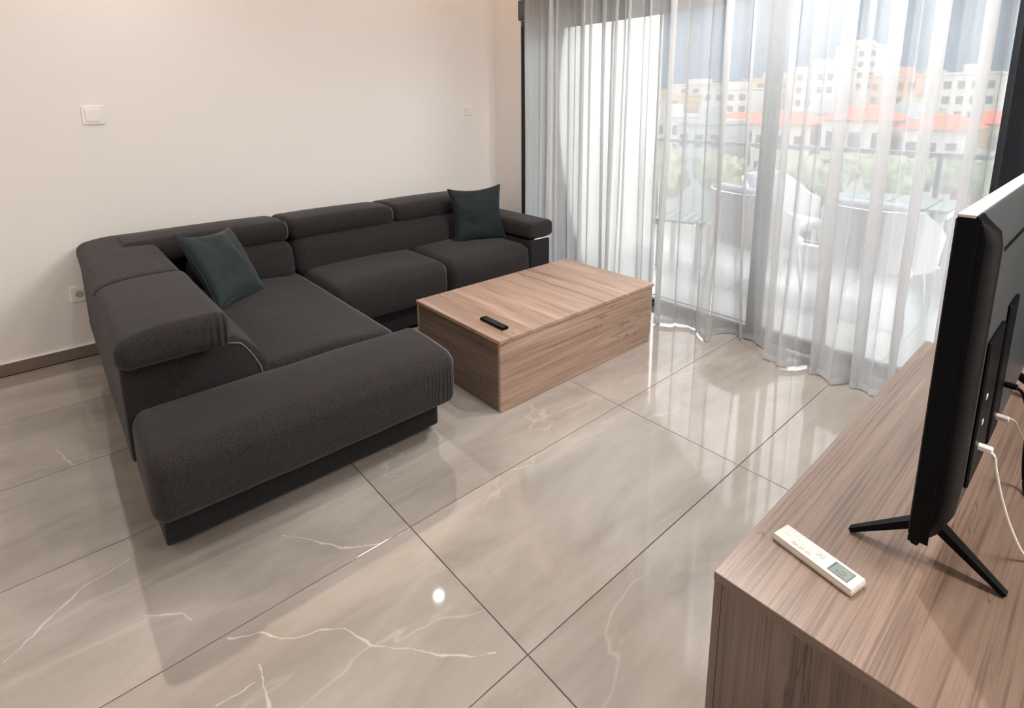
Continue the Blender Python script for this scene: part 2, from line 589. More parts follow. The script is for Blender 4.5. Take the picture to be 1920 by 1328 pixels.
def spline(pts, n=8):
    P = [Vector(p) for p in pts]
    P = [P[0] * 2 - P[1]] + P + [P[-1] * 2 - P[-2]]
    out = []
    for i in range(1, len(P) - 2):
        for k in range(n):
            t = k / n
            a, b, c, d = P[i - 1], P[i], P[i + 1], P[i + 2]
            out.append(0.5 * ((2 * b) + (c - a) * t + (2 * a - 5 * b + 4 * c - d) * t * t + (-a + 3 * b - 3 * c + d) * t ** 3))
    out.append(P[-2])
    return out


class Cushion:
    """rounded box with crowned faces; surf() maps a point of the cube onto it"""

    def __init__(s, x0, x1, y0, y1, z0, z1, r=0.05, crown=(0.0, 0.0, 0.0), warp=None, wr=0.003, seed=0, res=(0.04, 0.04, 0.04)):
        s.c = Vector(((x0 + x1) / 2, (y0 + y1) / 2, (z0 + z1) / 2))
        s.h = Vector((abs(x1 - x0) / 2, abs(y1 - y0) / 2, abs(z1 - z0) / 2))
        rr = r if isinstance(r, (tuple, list)) else (r, r, r)
        s.r = Vector([min(a, b * 0.98) for a, b in zip(rr, s.h)])
        s.crown, s.warp, s.wr, s.seed, s.res = crown, warp, wr, seed, res

    def surf(s, p):
        q = Vector([max(-(h - r_), min(h - r_, a)) for a, h, r_ in zip(p, s.h, s.r)])
        d = Vector([a / b for a, b in zip(p - q, s.r)])
        L = d.length
        if L > 1e-9:
            mx = max(abs(d.x), abs(d.y), abs(d.z))
            d = d / L * mx
        d = Vector([a * b for a, b in zip(d, s.r)])
        o = q + d
        u = [max(-1, min(1, a / h)) for a, h in zip(o, s.h)]
        o = Vector([o[i] + (1 if u[i] > 0 else -1) * abs(u[i]) ** 2 * s.crown[i] * (1 - u[(i + 1) % 3] ** 2) * (1 - u[(i + 2) % 3] ** 2) for i in range(3)])
        if s.wr:
            w = noise.noise((o + s.c) * 5.0 + Vector((s.seed, 0, 0))) + 0.5 * noise.noise((o + s.c) * 13.0 + Vector((0, s.seed, 0)))
            o += (p.normalized()) * w * s.wr
        o = o + s.c
        if s.warp:
            o = s.warp(o, u)
        return o

    def grid(s, i):
        h, r = s.h[i], s.r[i]
        n = max(3, int((h - r) * 2 / s.res[i]))
        e = [0.0, 0.2, 0.42, 0.68] if s.res[i] > 0.03 else [k / 12 for k in range(12)]
        g = [-h + r * k for k in e] + [-(h - r) + 2 * (h - r) * k / n for k in range(n + 1)] + [h - r * k for k in reversed(e)]
        return g

    def mesh(s):
        bm = bmesh.new()
        cache = {}

        def V(p):
            k = tuple(round(a, 6) for a in p)
            if k not in cache:
                cache[k] = bm.verts.new(s.surf(Vector(p)))
            return cache[k]
        G = [s.grid(i) for i in range(3)]
        for ax in range(3):
            a, b = (ax + 1) % 3, (ax + 2) % 3
            for sg in (-1, 1):
                for i in range(len(G[a]) - 1):
                    for j in range(len(G[b]) - 1):
                        f = []
                        for (ii, jj) in ((i, j), (i + 1, j), (i + 1, j + 1), (i, j + 1)):
                            p = [0, 0, 0]
                            p[ax] = sg * s.h[ax]
                            p[a], p[b] = G[a][ii], G[b][jj]
                            f.append(V(p))
                        try:
                            bm.faces.new(f)
                        except ValueError:
                            pass
        return bm

    def seam(s, ax, sg, off=0.002, part=None):
        """loop along the edge of one end face"""
        a, b = (ax + 1) % 3, (ax + 2) % 3
        pts = []
        Ga, Gb = s.grid(a), s.grid(b)
        loop = [(x, -s.h[b]) for x in Ga] + [(s.h[a], y) for y in Gb[1:]] + [(x, s.h[b]) for x in reversed(Ga[:-1])] + [(-s.h[a], y) for y in reversed(Gb[1:-1])]
        for (x, y) in loop:
            p = [0, 0, 0]
            p[ax], p[a], p[b] = sg * s.h[ax], x, y
            p = Vector(p)
            q = s.surf(p)
            n = (q - s.c)
            n = Vector([c / (h * h) for c, h in zip(n, s.h)]).normalized()
            pts.append(q + n * off)
        if part:
            pts = [p for p in pts if part(p)]
        return pts


def cushion(name, parent, mat, *a, pipe=(), label=None, **k):
    cu = Cushion(*a, **k)
    o = link(name, cu.mesh(), mat, parent, smooth=True)
    if label:
        o['label'] = label
    for (ax, sg, rad, *part) in pipe:
        bm = bmesh.new()
        add_tube(bm, cu.seam(ax, sg, part=part[0] if part else None), rad, 6, closed=not part)
        link('piping', bm, M['piping'], o, smooth=True)
    return o


def struct(name, x0, x1, y0, y1, z0, z1, mat, bevel=0.0):
    o = box(name, x0, x1, y0, y1, z0, z1, mat, None, bevel)
    o['kind'] = 'structure'
    return o


# ------------------------------------------------------------------ room shell
XW, YL, XB, YR, ZC = 3.326, 3.99, -2.6, -1.7, 2.86
floor = struct('floor', XB - 0.2, XW + 0.12, YR - 0.2, YL + 0.2, -0.2, -0.004, M['grout'])
GX, GY, TW, TH = 0.848, 0.9035, 1.2, 0.6135
gap = 0.0016
tile_me = None
ix0 = int((XB - GX) // TW)
for i in range(ix0, 3):
    for j in range(-5, 6):
        x0, x1 = GX + i * TW + gap, GX + (i + 1) * TW - gap
        y0, y1 = GY + j * TH + gap, GY + (j + 1) * TH - gap
        x0c, x1c, y0c, y1c = max(x0, XB), min(x1, XW), max(y0, YR), min(y1, YL)
        if x1c - x0c < 0.02 or y1c - y0c < 0.02:
            continue
        full = (x0c, x1c, y0c, y1c) == (x0, x1, y0, y1)
        if full and tile_me is not None:
            t = link('tile', tile_me, None, floor, loc=((x0 + x1) / 2, (y0 + y1) / 2, 0))
        else:
            bm = bmesh.new()
            cx_, cy_ = (x0 + x1) / 2, (y0 + y1) / 2
            add_box(bm, x0c - cx_, x1c - cx_, y0c - cy_, y1c - cy_, -0.009, 0.0, 0.0008, 1)
            t = link('tile', bm, M['tile'], floor, loc=(cx_, cy_, 0))
            if full:
                tile_me = t.data

struct('wall_left', XB - 0.2, XW + 0.2, YL, YL + 0.2, 0, 3.0, M['wall'])
struct('wall_right', XB - 0.2, XW + 0.2, YR - 0.2, YR, 0, 3.0, M['wall'])
struct('wall_back', XB - 0.2, XB, YR, YL, 0, 3.0, M['wall'])
ZH = 2.165
YJ = 3.632
YJ2 = -0.95
bm = bmesh.new()
add_box(bm, XW, XW + 0.2, YJ, YL, 0, 3.0)
add_box(bm, XW, XW + 0.2, YR, YJ2, 0, 3.0)
add_box(bm, XW, XW + 0.2, YJ2, YJ, ZH, 3.0)
w = link('wall_front', bm, M['wall'])
w['kind'] = 'structure'
bl = box('baseboard_left', XB, XW, YL - 0.012, YL, 0.001, 0.071, M['skirt'], None, 0.001)
bl['kind'] = 'structure'
cap_bm = bmesh.new()
add_box(cap_bm, XB, XW, YL - 0.0125, YL, 0.071, 0.0745)
link('top_seal', cap_bm, M['white_plastic'], bl)
for nm, a in (('baseboard_right', (XB, XW, YR, YR + 0.012)), ('baseboard_back', (XB, XB + 0.012, YR + 0.012, YL - 0.012)), ('baseboard_front', (XW - 0.012, XW, YJ, YL - 0.012))):
    o = box(nm, *a, 0.001, 0.071, M['skirt'])
    o['kind'] = 'structure'

ceil = struct('ceiling', XB - 0.2, XW + 0.2, YR - 0.2, YL + 0.2, ZC, ZC + 0.14, M['ceiling'])
DX, DY, DZ = 2.92, 3.655, 2.60
box('dropped_panel', XB, DX, YR, DY, DZ, DZ + 0.04, M['ceiling'], ceil)
bm = bmesh.new()
add_box(bm, DX - 0.02, DX, YR, DY, DZ + 0.04, DZ + 0.10)
add_box(bm, XB, DX - 0.02, DY - 0.02, DY, DZ + 0.04, DZ + 0.10)
link('panel_lip', bm, M['ceiling'], ceil)
bm = bmesh.new()
add_box(bm, DX - 0.05, DX - 0.03, YR + 0.02, DY - 0.05, DZ + 0.055, DZ + 0.075)
add_box(bm, XB + 0.02, DX - 0.03, DY - 0.05, DY - 0.03, DZ + 0.055, DZ + 0.075)
link('led_strip', bm, M['led'], ceil)
struct('trim_1', XW - 0.03, XW + 0.0, YJ2, YJ, ZH, ZH + 0.16, M['frame'])

# ------------------------------------------------------------------ window
XF = XW + 0.015
win = bpy.data.objects.new('window_1', None)
C.objects.link(win)
win.location = (XF, 1.4, 0)
win['kind'] = 'structure'


def wpart(name, x0, x1, y0, y1, z0, z1, mat):
    return box(name, x0 - XF, x1 - XF, y0 - 1.4, y1 - 1.4, z0, z1, mat, win, 0.002, 1)


wpart('frame_jamb', XF - 0.01, XF + 0.10, YJ - 0.045, YJ - 0.001, 0.0, ZH - 0.045, M['frame_black'])
wpart('frame_jamb', XF - 0.01, XF + 0.10, YJ2 + 0.001, YJ2 + 0.05, 0.0, ZH - 0.045, M['frame'])
wpart('frame_head', XF, XF + 0.10, YJ2 + 0.001, YJ - 0.001, ZH - 0.044, ZH - 0.001, M['frame'])
wpart('threshold', XF, XF + 0.12, YJ2 + 0.051, YJ - 0.046, 0.0, 0.011, M['rail'])
PANES = [(YJ - 0.046, 1.425, 0.03), (1.535, -0.3, 0.075), (-0.3, YJ2 + 0.051, 0.03)]
for (ya, yb, xo) in PANES:
    s = bpy.data.objects.new('door_leaf', None)
    C.objects.link(s)
    s.parent = win
    s['kind'] = 'structure'
    X0 = XF + xo - 0.018

    def sp(name, y0, y1, z0, z1, mat, dx0=0.0, dx1=0.036):
        return box(name, X0 + dx0 - XF, X0 + dx1 - XF, y0 - 1.4, y1 - 1.4, z0, z1, mat, s, 0.002, 1)
    sp('stile', ya - 0.072, ya, 0.012, ZH - 0.046, M['frame'])
    sp('stile', yb, yb + 0.072, 0.012, ZH - 0.046, M['frame'])
    sp('rail', yb + 0.072, ya - 0.072, 0.012, 0.034, M['frame'])
    sp('rail', yb + 0.072, ya - 0.072, ZH - 0.10, ZH - 0.046, M['frame'])
    sp('pane', yb + 0.072, ya - 0.072, 0.034, ZH - 0.10, M['glass'], 0.014, 0.022)

# ------------------------------------------------------------------ sectional sofa
sofa = thing('sectional_sofa', 'charcoal fabric L-shaped corner sofa with flat headrest pads and a long chaise end', 'sofa')
F, FD = M['sofa'], M['sofa_dark']


def flare(o, u):
    return o


box('chaise_base', 0.172, 1.262, 1.945, 3.92, 0.028, 0.20, FD, sofa, 0.012)
box('seat_base', 1.262, 2.72, 3.00, 3.92, 0.028, 0.20, FD, sofa, 0.012)
# outer back shells
box('left_back_shell', 0.134, 0.40, 2.240, 3.93, 0.20, 0.605, F, sofa, 0.014)
box('rear_back_shell', 0.40, 2.75, 3.66, 3.93, 0.20, 0.62, F, sofa, 0.02)
# seat cushions


def front_round(o, u):
    # the front of the chaise cushion slopes down and rolls under
    t = max(0, (2.1 - o.y) / 0.26)
    # gathers sewn in near the right end of the front face
    g = math.exp(-((1.27 - o.x) / 0.13) ** 2) * max(0, min(1, (1.97 - o.y) / 0.08)) * math.exp(-((u[2] + 0.1) / 0.75) ** 2)
    k = g * 0.0032 * math.sin(o.x * 330 + 3 * noise.noise(Vector((o.x * 20, o.z * 6, 0))))
    return Vector((o.x, o.y - k, o.z - 0.018 * t ** 1.6 * (u[2] + 1) / 2 + k * 0.4))


cushion('seat_cushion', sofa, F, 0.140, 1.300, 1.835, 2.232, 0.165, 0.427, r=(0.045, 0.075, 0.060), crown=(0.0, 0.012, 0.012), warp=front_round, seed=1, res=(0.0045, 0.04, 0.02),
        pipe=((0, 1, 0.0028),), label='full-width cushion at the end of the chaise')


def mid_warp(o, u):
    return Vector((o.x, o.y, o.z - 0.02 * max(0, (o.x - 0.95) / 0.25)))


cushion('seat_cushion', sofa, F, 0.42, 1.225, 2.236, 3.56, 0.19, 0.430, r=(0.06, 0.03, 0.05), crown=(0.0, 0.0, 0.014), seed=2, pipe=((0, 1, 0.0028),), warp=mid_warp)
cushion('seat_cushion', sofa, F, 1.232, 2.020, 2.915, 3.60, 0.17, 0.432, r=(0.04, 0.10, 0.08), crown=(0.0, 0.02, 0.016), seed=3, pipe=((0, 1, 0.0028),))
cushion('seat_cushion', sofa, F, 2.026, 2.745, 2.885, 3.60, 0.17, 0.432, r=(0.04, 0.10, 0.08), crown=(0.0, 0.02, 0.018), seed=4, pipe=((0, 1, 0.0028),))


# back (lumbar) cushions
def lean_left(o, u):
    # inner cushion of the left back: rolls down to the seat
    t = max(0, (o.z - 0.42) / 0.20)
    return Vector((o.x - 0.09 * t * (u[0] + 1) / 2, o.y, o.z))


cushion('back_cushion', sofa, F, 0.15, 0.640, 2.231, 3.52, 0.22, 0.608, r=(0.13, 0.022, 0.14), crown=(0.01, 0.0, 0.0), warp=lean_left, seed=5, pipe=((1, -1, 0.0028, lambda p: p.x > 0.47),))


def lean_wall(o, u):
    t = max(0, (o.z - 0.40) / 0.24)
    return Vector((o.x, o.y + 0.07 * t * (0.65 - 0.35 * u[1]), o.z))


cushion('back_cushion', sofa, F, 0.60, 1.198, 3.40, 3.72, 0.38, 0.625, r=0.07, crown=(0, 0.02, 0), warp=lean_wall, seed=6)
cushion('back_cushion', sofa, F, 1.205, 2.740, 3.40, 3.72, 0.38, 0.625, r=0.07, crown=(0, 0.02, 0), warp=lean_wall, seed=7)


# headrest pads
def pad_warp(o, u):
    # pads thin out towards the back and lean
    k = (o.y - 3.70)
    return Vector((o.x, o.y, o.z - 0.10 * max(0, k)))


cushion('headrest_pad', sofa, F, 0.30, 1.190, 3.49, 3.93, 0.612, 0.748, r=(0.035, 0.062, 0.058), crown=(0, 0.008, 0.012), warp=pad_warp, seed=8, pipe=((0, 1, 0.0022),))
cushion('headrest_pad', sofa, F, 1.197, 1.952, 3.49, 3.93, 0.612, 0.748, r=(0.035, 0.062, 0.058), crown=(0, 0.008, 0.012), warp=pad_warp, seed=9, pipe=((0, 1, 0.0022),))
cushion('headrest_pad', sofa, F, 1.959, 2.745, 3.49, 3.93, 0.612, 0.748, r=(0.035, 0.062, 0.058), crown=(0, 0.008, 0.012), warp=pad_warp, seed=10)


def padl_warp(o, u):
    z = o.z - 0.030 * max(0, (0.30 - o.x) / 0.18) ** 2 * (u[2] + 1) / 2
    g = math.exp(-((o.x - 0.45) / 0.05) ** 2) * max(0, min(1, (2.19 - o.y) / 0.05)) if o.y < 2.3 else 0
    k = g * 0.0045 * math.sin(o.x * 260)
    return Vector((o.x, o.y - k, z))


cushion('headrest_pad', sofa, F, 0.124, 0.475, 2.878, 3.935, 0.598, 0.726, r=(0.045, 0.022, 0.045), crown=(0.0, 0.0, 0.008), warp=padl_warp, seed=11)
cushion('headrest_pad', sofa, F, 0.120, 0.482, 2.118, 2.872, 0.598, 0.734, r=(0.045, 0.040, 0.050), crown=(0.0, 0.004, 0.010), warp=padl_warp, seed=12, res=(0.006, 0.02, 0.02))
# right arm
box('armrest', 2.750, 2.960, 2.900, 3.90, 0.03, 0.455, FD, sofa, 0.018)
cushion('arm_pad', sofa, F, 2.738, 2.985, 2.885, 3.92, 0.468, 0.592, r=0.035, crown=(0, 0, 0.004), seed=13)
box('arm_joint', 2.76, 2.95, 2.93, 3.88, 0.455, 0.470, M['black'], sofa)
box('arm_buckle', 2.80, 2.955, 2.905, 2.915, 0.456, 0.463, M['white_plastic'], sofa)  # white strip painting the highlight in the slit under the arm pad
for (x, y) in ((0.25, 2.02), (1.18, 2.02), (0.25, 3.84), (2.85, 3.0), (2.85, 3.84), (1.35, 3.06)):
    bm = bmesh.new()
    add_box(bm, x - 0.03, x + 0.03, y - 0.03, y + 0.03, 0.0, 0.03)
    link('foot', bm, M['black'], sofa)


# ------------------------------------------------------------------ scatter pillows
def pillow(name, label, mat, mtx, size=0.44, thick=0.15, seed=0, zip_=True):
    t = thing(name, label, 'pillow', group='green pillows on the sofa')
    t.matrix_world = mtx
    n = 26
    bm = bmesh.new()
    grid = [{}, {}]
    for sd in (0, 1):
        for i in range(n + 1):
            for j in range(n + 1):
                u, v = -1 + 2 * i / n, -1 + 2 * j / n
                if sd == 1 and (i in (0, n) or j in (0, n)):
                    grid[1][i, j] = grid[0][i, j]
                    continue
                e = 0.15
                x = u * (1 - e * (1 - v * v) * u * u) * size / 2
                y = v * (1 - e * (1 - u * u) * v * v) * size / 2
                th = thick / 2 * ((1 - u * u) * (1 - v * v)) ** 0.42
                w = noise.noise(Vector((u * 2.2, v * 2.2, seed + sd * 5)))
                w2 = noise.noise(Vector((u * 5 + v * 3, v * 5, seed + 9)))
                th *= 1 + 0.20 * w + 0.10 * w2
                z = th * (1 if sd == 0 else -1) + 0.010 * noise.noise(Vector((u * 1.5, v * 1.5, seed)))
                if i in (0, n) or j in (0, n):
                    z = 0.012 * noise.noise(Vector((u * 1.5, v * 1.5, seed)))
                grid[sd][i, j] = bm.verts.new((x, y, z))
    for sd in (0, 1):
        g = grid[sd]
        for i in range(n):
            for j in range(n):
                bm.faces.new((g[i, j], g[i + 1, j], g[i + 1, j + 1], g[i, j + 1]))
    rim = [g[i, 0].co.copy() for i in range(n)] + [g[n, j].co.copy() for j in range(n)] + [g[i, n].co.copy() for i in range(n, 0, -1)] + [g[0, j].co.copy() for j in range(n, 0, -1)]
    link('cover', bm, mat, t, smooth=True)
    bm = bmesh.new()
    add_tube(bm, rim, 0.0032, 6, closed=True)
    link('edge_seam', bm, mat, t, smooth=True)
    return t


def basis(origin, xa, ya):
    xa = Vector(xa).normalized()
    za = xa.cross(Vector(ya)).normalized()
    ya = za.cross(xa).normalized()
    mm = Matrix((xa, ya, za)).transposed().to_4x4()
    mm.translation = Vector(origin)
    return mm


pillow('throw_pillow', 'dark green pillow slumped against the left back of the corner sofa', M['teal'],
       basis((0.720, 3.19, 0.615), (0.74, 0.66, -0.12), (-0.55, 0.12, 0.80)), size=0.45, thick=0.14, seed=3)
pillow('throw_pillow', 'near-black green pillow standing upright beside the right arm of the sofa', M['teal_dark'],
       basis((2.55, 3.285, 0.628), (0.90, -0.26, 0.02), (0.0, 0.22, 0.9)), size=0.44, thick=0.14, seed=7)

# ------------------------------------------------------------------ coffee table
tb = thing('coffee_table', 'low rectangular oak-look storage coffee table with a split top', 'table', (2.17, 2.215, 0))


def tp(name, x0, x1, y0, y1, z0, z1, mat, bev=0.0012):
    return box(name, x0 - 2.17, x1 - 2.17, y0 - 2.215, y1 - 2.215, z0, z1, mat, tb, bev, 1)


TX0, TX1, TY0, TY1, TZ = 1.558, 2.800, 1.852, 2.592, 0.377
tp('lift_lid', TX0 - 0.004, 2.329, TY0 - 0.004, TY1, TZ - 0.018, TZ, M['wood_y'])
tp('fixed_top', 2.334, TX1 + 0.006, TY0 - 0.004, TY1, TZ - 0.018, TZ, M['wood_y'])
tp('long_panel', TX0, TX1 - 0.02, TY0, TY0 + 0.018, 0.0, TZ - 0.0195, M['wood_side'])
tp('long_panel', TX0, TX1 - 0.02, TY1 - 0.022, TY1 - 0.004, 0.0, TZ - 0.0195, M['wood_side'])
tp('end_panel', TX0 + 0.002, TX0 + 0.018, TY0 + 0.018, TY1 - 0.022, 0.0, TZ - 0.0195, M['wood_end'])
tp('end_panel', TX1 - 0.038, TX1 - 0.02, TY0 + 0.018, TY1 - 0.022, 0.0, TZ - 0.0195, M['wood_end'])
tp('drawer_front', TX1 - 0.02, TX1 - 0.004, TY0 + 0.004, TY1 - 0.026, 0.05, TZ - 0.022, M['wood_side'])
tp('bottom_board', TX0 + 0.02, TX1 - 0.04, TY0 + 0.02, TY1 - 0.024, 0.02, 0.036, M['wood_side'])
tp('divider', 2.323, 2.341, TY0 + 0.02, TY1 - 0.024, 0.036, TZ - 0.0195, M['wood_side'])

# tv remote on the table
rm = thing('tv_remote', 'slim black television remote lying near the front corner of the coffee table', 'remote', (1.664, 2.024, TZ), math.radians(89))
bm = bmesh.new()
add_box(bm, -0.092, 0.092, -0.021, 0.021, 0.0005, 0.015, 0.004, 3)
link('body', bm, M['black'], rm, smooth=False)
btn = None
for i in range(9):
    for j in range(3):
        bx_, by_ = -0.078 + i * 0.0175, (j - 1) * 0.012
        if btn is None:
            bm = bmesh.new()
            add_box(bm, -0.005, 0.005, -0.0035, 0.0035, 0, 0.0016, 0.0005, 1)
            o = link('button', bm, M['button'], rm, loc=(bx_, by_, 0.015))
            btn = o.data
        elif i == 4 and j == 1:
            bm = bmesh.new()
            bmesh.ops.create_cone(bm, cap_ends=True, segments=16, radius1=0.007, radius2=0.007, depth=0.002)
            link('round_button', bm, M['button'], rm, loc=(bx_, by_, 0.016))
        else:
            link('button', btn, None, rm, loc=(bx_, by_, 0.015))

# ------------------------------------------------------------------ tv console
KX0, KX1, KY0, KY1, KZ = 1.036, 2.842, -0.03, 0.492, 0.45
kb = thing('tv_console', 'long low oak-look media console in the right foreground', 'cabinet', ((KX0 + KX1) / 2, (KY0 + KY1) / 2, 0))
kx, ky = kb.location.x, kb.location.y


def kp(name, x0, x1, y0, y1, z0, z1, mat, bev=0.0015, parent=None):
    return box(name, x0 - kx, x1 - kx, y0 - ky, y1 - ky, z0, z1, mat, parent or kb, bev, 1)


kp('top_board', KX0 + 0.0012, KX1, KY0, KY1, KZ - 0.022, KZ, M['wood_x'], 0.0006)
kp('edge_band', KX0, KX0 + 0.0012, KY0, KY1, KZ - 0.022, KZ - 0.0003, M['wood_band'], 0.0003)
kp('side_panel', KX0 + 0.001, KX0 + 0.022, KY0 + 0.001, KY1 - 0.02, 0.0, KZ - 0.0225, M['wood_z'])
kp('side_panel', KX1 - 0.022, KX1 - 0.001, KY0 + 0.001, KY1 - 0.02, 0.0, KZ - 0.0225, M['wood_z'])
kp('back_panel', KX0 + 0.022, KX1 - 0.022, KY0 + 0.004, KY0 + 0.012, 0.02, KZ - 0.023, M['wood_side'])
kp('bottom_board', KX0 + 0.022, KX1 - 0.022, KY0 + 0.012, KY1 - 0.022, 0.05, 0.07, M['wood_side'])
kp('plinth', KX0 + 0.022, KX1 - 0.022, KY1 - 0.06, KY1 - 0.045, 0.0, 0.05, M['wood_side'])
for k in range(3):
    a = KX0 + 0.003 + k * (KX1 - KX0 - 0.006) / 3
    b_ = a + (KX1 - KX0 - 0.006) / 3 - 0.003
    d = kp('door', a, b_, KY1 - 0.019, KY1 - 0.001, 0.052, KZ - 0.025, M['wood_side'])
    if k == 0:
        kp('edge_band', a - 0.0012, a, KY1 - 0.019, KY1 - 0.001, 0.052, KZ - 0.025, M['wood_z'], 0.0003, parent=d)
    kp('handle', (a + b_) / 2 - 0.07, (a + b_) / 2 + 0.07, KY1 - 0.001, KY1 + 0.012, KZ - 0.06, KZ - 0.048, M['black'], parent=d)

# ------------------------------------------------------------------ television
tv = thing('television', 'large black flat-screen television seen from behind, standing on the console', 'television', (1.965, 0.18, KZ))


def prof(back, top, xin=0.0):
    # y, z outline of the body at one station along its length
    return [(0.213, 0.536), (0.213, 1.262), (0.205, 1.266), (0.182, 1.266), (0.176, 1.258),
            (back + 0.006, top), (back, top - 0.03), (back, 0.66), (back + 0.004, 0.60), (back + 0.020, 0.555), (0.196, 0.528), (0.206, 0.528)]


st = [(1.350, 0.172, 1.250), (1.352, 0.166, 1.246), (1.366, 0.156, 1.240), (1.385, 0.149, 1.236), (1.41, 0.146, 1.234), (2.52, 0.146, 1.234), (2.545, 0.149, 1.236), (2.565, 0.156, 1.240), (2.58, 0.172, 1.250)]
bm = bmesh.new()
rows = []
for (x, bk, tp_) in st:
    rows.append([bm.verts.new((x - 1.965, y - 0.18, z - KZ)) for (y, z) in prof(bk, tp_)])
for a, b_ in zip(rows, rows[1:]):
    n_ = len(a)
    for i in range(n_):
        bm.faces.new((a[i], a[(i + 1) % n_], b_[(i + 1) % n_], b_[i]))
bm.faces.new(rows[0])
bm.faces.new(rows[-1][::-1])
body = link('back_housing', bm, M['tvback'], tv, smooth=True)
body.data.materials.append(M['black'])
for p in body.data.polygons:
    if p.center.x + 1.965 < 1.40:  # near end of the housing blackened to paint its shade
        p.material_index = 1
for p in body.data.polygons:
    if abs(p.normal.x) > 0.9 or p.normal.z > 0.95:
        p.use_smooth = False


def vp(name, x0, x1, y0, y1, z0, z1, mat, bev=0.001, parent=None):
    return box(name, x0 - 1.965, x1 - 1.965, y0 - 0.18, y1 - 0.18, z0 - KZ, z1 - KZ, mat, parent or tv, bev, 1)


vp('screen', 1.356, 2.574, 0.2132, 0.2165, 0.545, 1.258, M['screen'])
vp('bezel', 1.349, 2.581, 0.2085, 0.2142, 0.532, 0.545, M['black'])
vp('top_edge', 1.349, 2.581, 0.185, 0.2142, 1.262, 1.2685, M['grey_plastic'])  # pale colour paints the window light caught by the glossy top
vp('side_edge', 1.3475, 1.3495, 0.178, 0.2130, 0.54, 1.262, M['black'])
vp('vent_slot', 1.43, 1.90, 0.1445, 0.1465, 1.190, 1.200, M['black'])
pr_ = vp('port_recess', 1.425, 1.60, 0.139, 0.1465, 0.66, 1.00, M['black'], 0.004)
for k, z in enumerate((0.742, 0.80, 0.86)):
    vp('port', 1.472, 1.488, 0.1375, 0.1395, z - 0.005, z + 0.005, M['grey_plastic'], 0.0005, parent=pr_)
pr2 = vp('mount_ridge', 1.66, 1.78, 0.139, 0.1465, 0.66, 1.02, M['black'], 0.004)
for fx in (1.425, 2.505):
    bm = bmesh.new()
    for (tx, ty) in ((-0.030, 0.332), (0.010, 0.052)):
        p0 = Vector((fx + 0.02 - 1.965, 0.19 - 0.18, 0.095))
        p1 = Vector((fx + tx - 1.965, ty - 0.18, 0.006))
        d = (p1 - p0).normalized()
        sd = Vector((1, 0, 0))
        nrm = d.cross(sd).normalized()
        for (s0, s1, w0, w1) in ((0.0, 1.0, 0.016, 0.009),):
            q = []
            for (pp, ww, hh) in ((p0, w0, 0.010), (p1, w1, 0.005)):
                q.append([bm.verts.new(pp + sd * a * ww + nrm * c * hh) for a, c in ((-1, -1), (1, -1), (1, 1), (-1, 1))])
            for i in range(4):
                bm.faces.new((q[0][i], q[0][(i + 1) % 4], q[1][(i + 1) % 4], q[1][i]))
            bm.faces.new(q[0][::-1])
            bm.faces.new(q[1])
    link('foot', bm, M['black'], tv)


def cable(name, label, pts, rad, mat, plug=None):
    t = thing(name, label, 'cable', pts[0])
    o0 = Vector(pts[0])
    bm = bmesh.new()
    add_tube(bm, [p - o0 for p in spline(pts)], rad, 8)
    link('cord', bm, mat, t, smooth=True)
    if plug:
        bm = bmesh.new()
        add_box(bm, -0.008, 0.008, -0.022, 0.004, -0.006, 0.006, 0.002, 1)
        link('plug', bm, plug, t)
    return t


cable('antenna_cable', 'thin white cable plugged into the back of the television', [(1.48, 0.136, 0.742), (1.478, 0.112, 0.735), (1.482, 0.104, 0.700), (1.512, 0.088, 0.62), (1.552, 0.064, 0.53), (1.588, 0.035, 0.462), (1.60, -0.01, 0.455), (1.605, -0.045, 0.43), (1.60, -0.06, 0.30), (1.60, -0.07, 0.03), (1.66, -0.12, 0.006), (1.9, -0.3, 0.005)], 0.0030, M['white_plastic'], M['white_plastic'])
cable('power_cable', 'black power cable hanging from the back of the television onto the console', [(1.79, 0.136, 0.775), (1.80, 0.104, 0.76), (1.84, 0.088, 0.67), (1.885, 0.085, 0.56), (1.90, 0.078, 0.485), (1.875, 0.068, 0.455), (1.84, 0.05, 0.454), (1.80, 0.0, 0.454), (1.79, -0.045, 0.43), (1.79, -0.06, 0.3), (1.80, -0.07, 0.03), (1.90, -0.14, 0.006), (2.2, -0.35, 0.005)], 0.0042, M['black'], M['black'])
cable('signal_cable', 'pale grey thin cable running sideways from the television ports', [(1.72, 0.136, 0.715), (1.735, 0.108, 0.712), (1.80, 0.098, 0.66), (1.95, 0.095, 0.57), (2.15, 0.09, 0.475), (2.3, 0.06, 0.453), (2.36, 0.0, 0.453), (2.37, -0.045, 0.43), (2.37, -0.06, 0.2), (2.38, -0.08, 0.006), (2.5, -0.3, 0.005)], 0.0018, M['grey_plastic'], M['grey_plastic'])

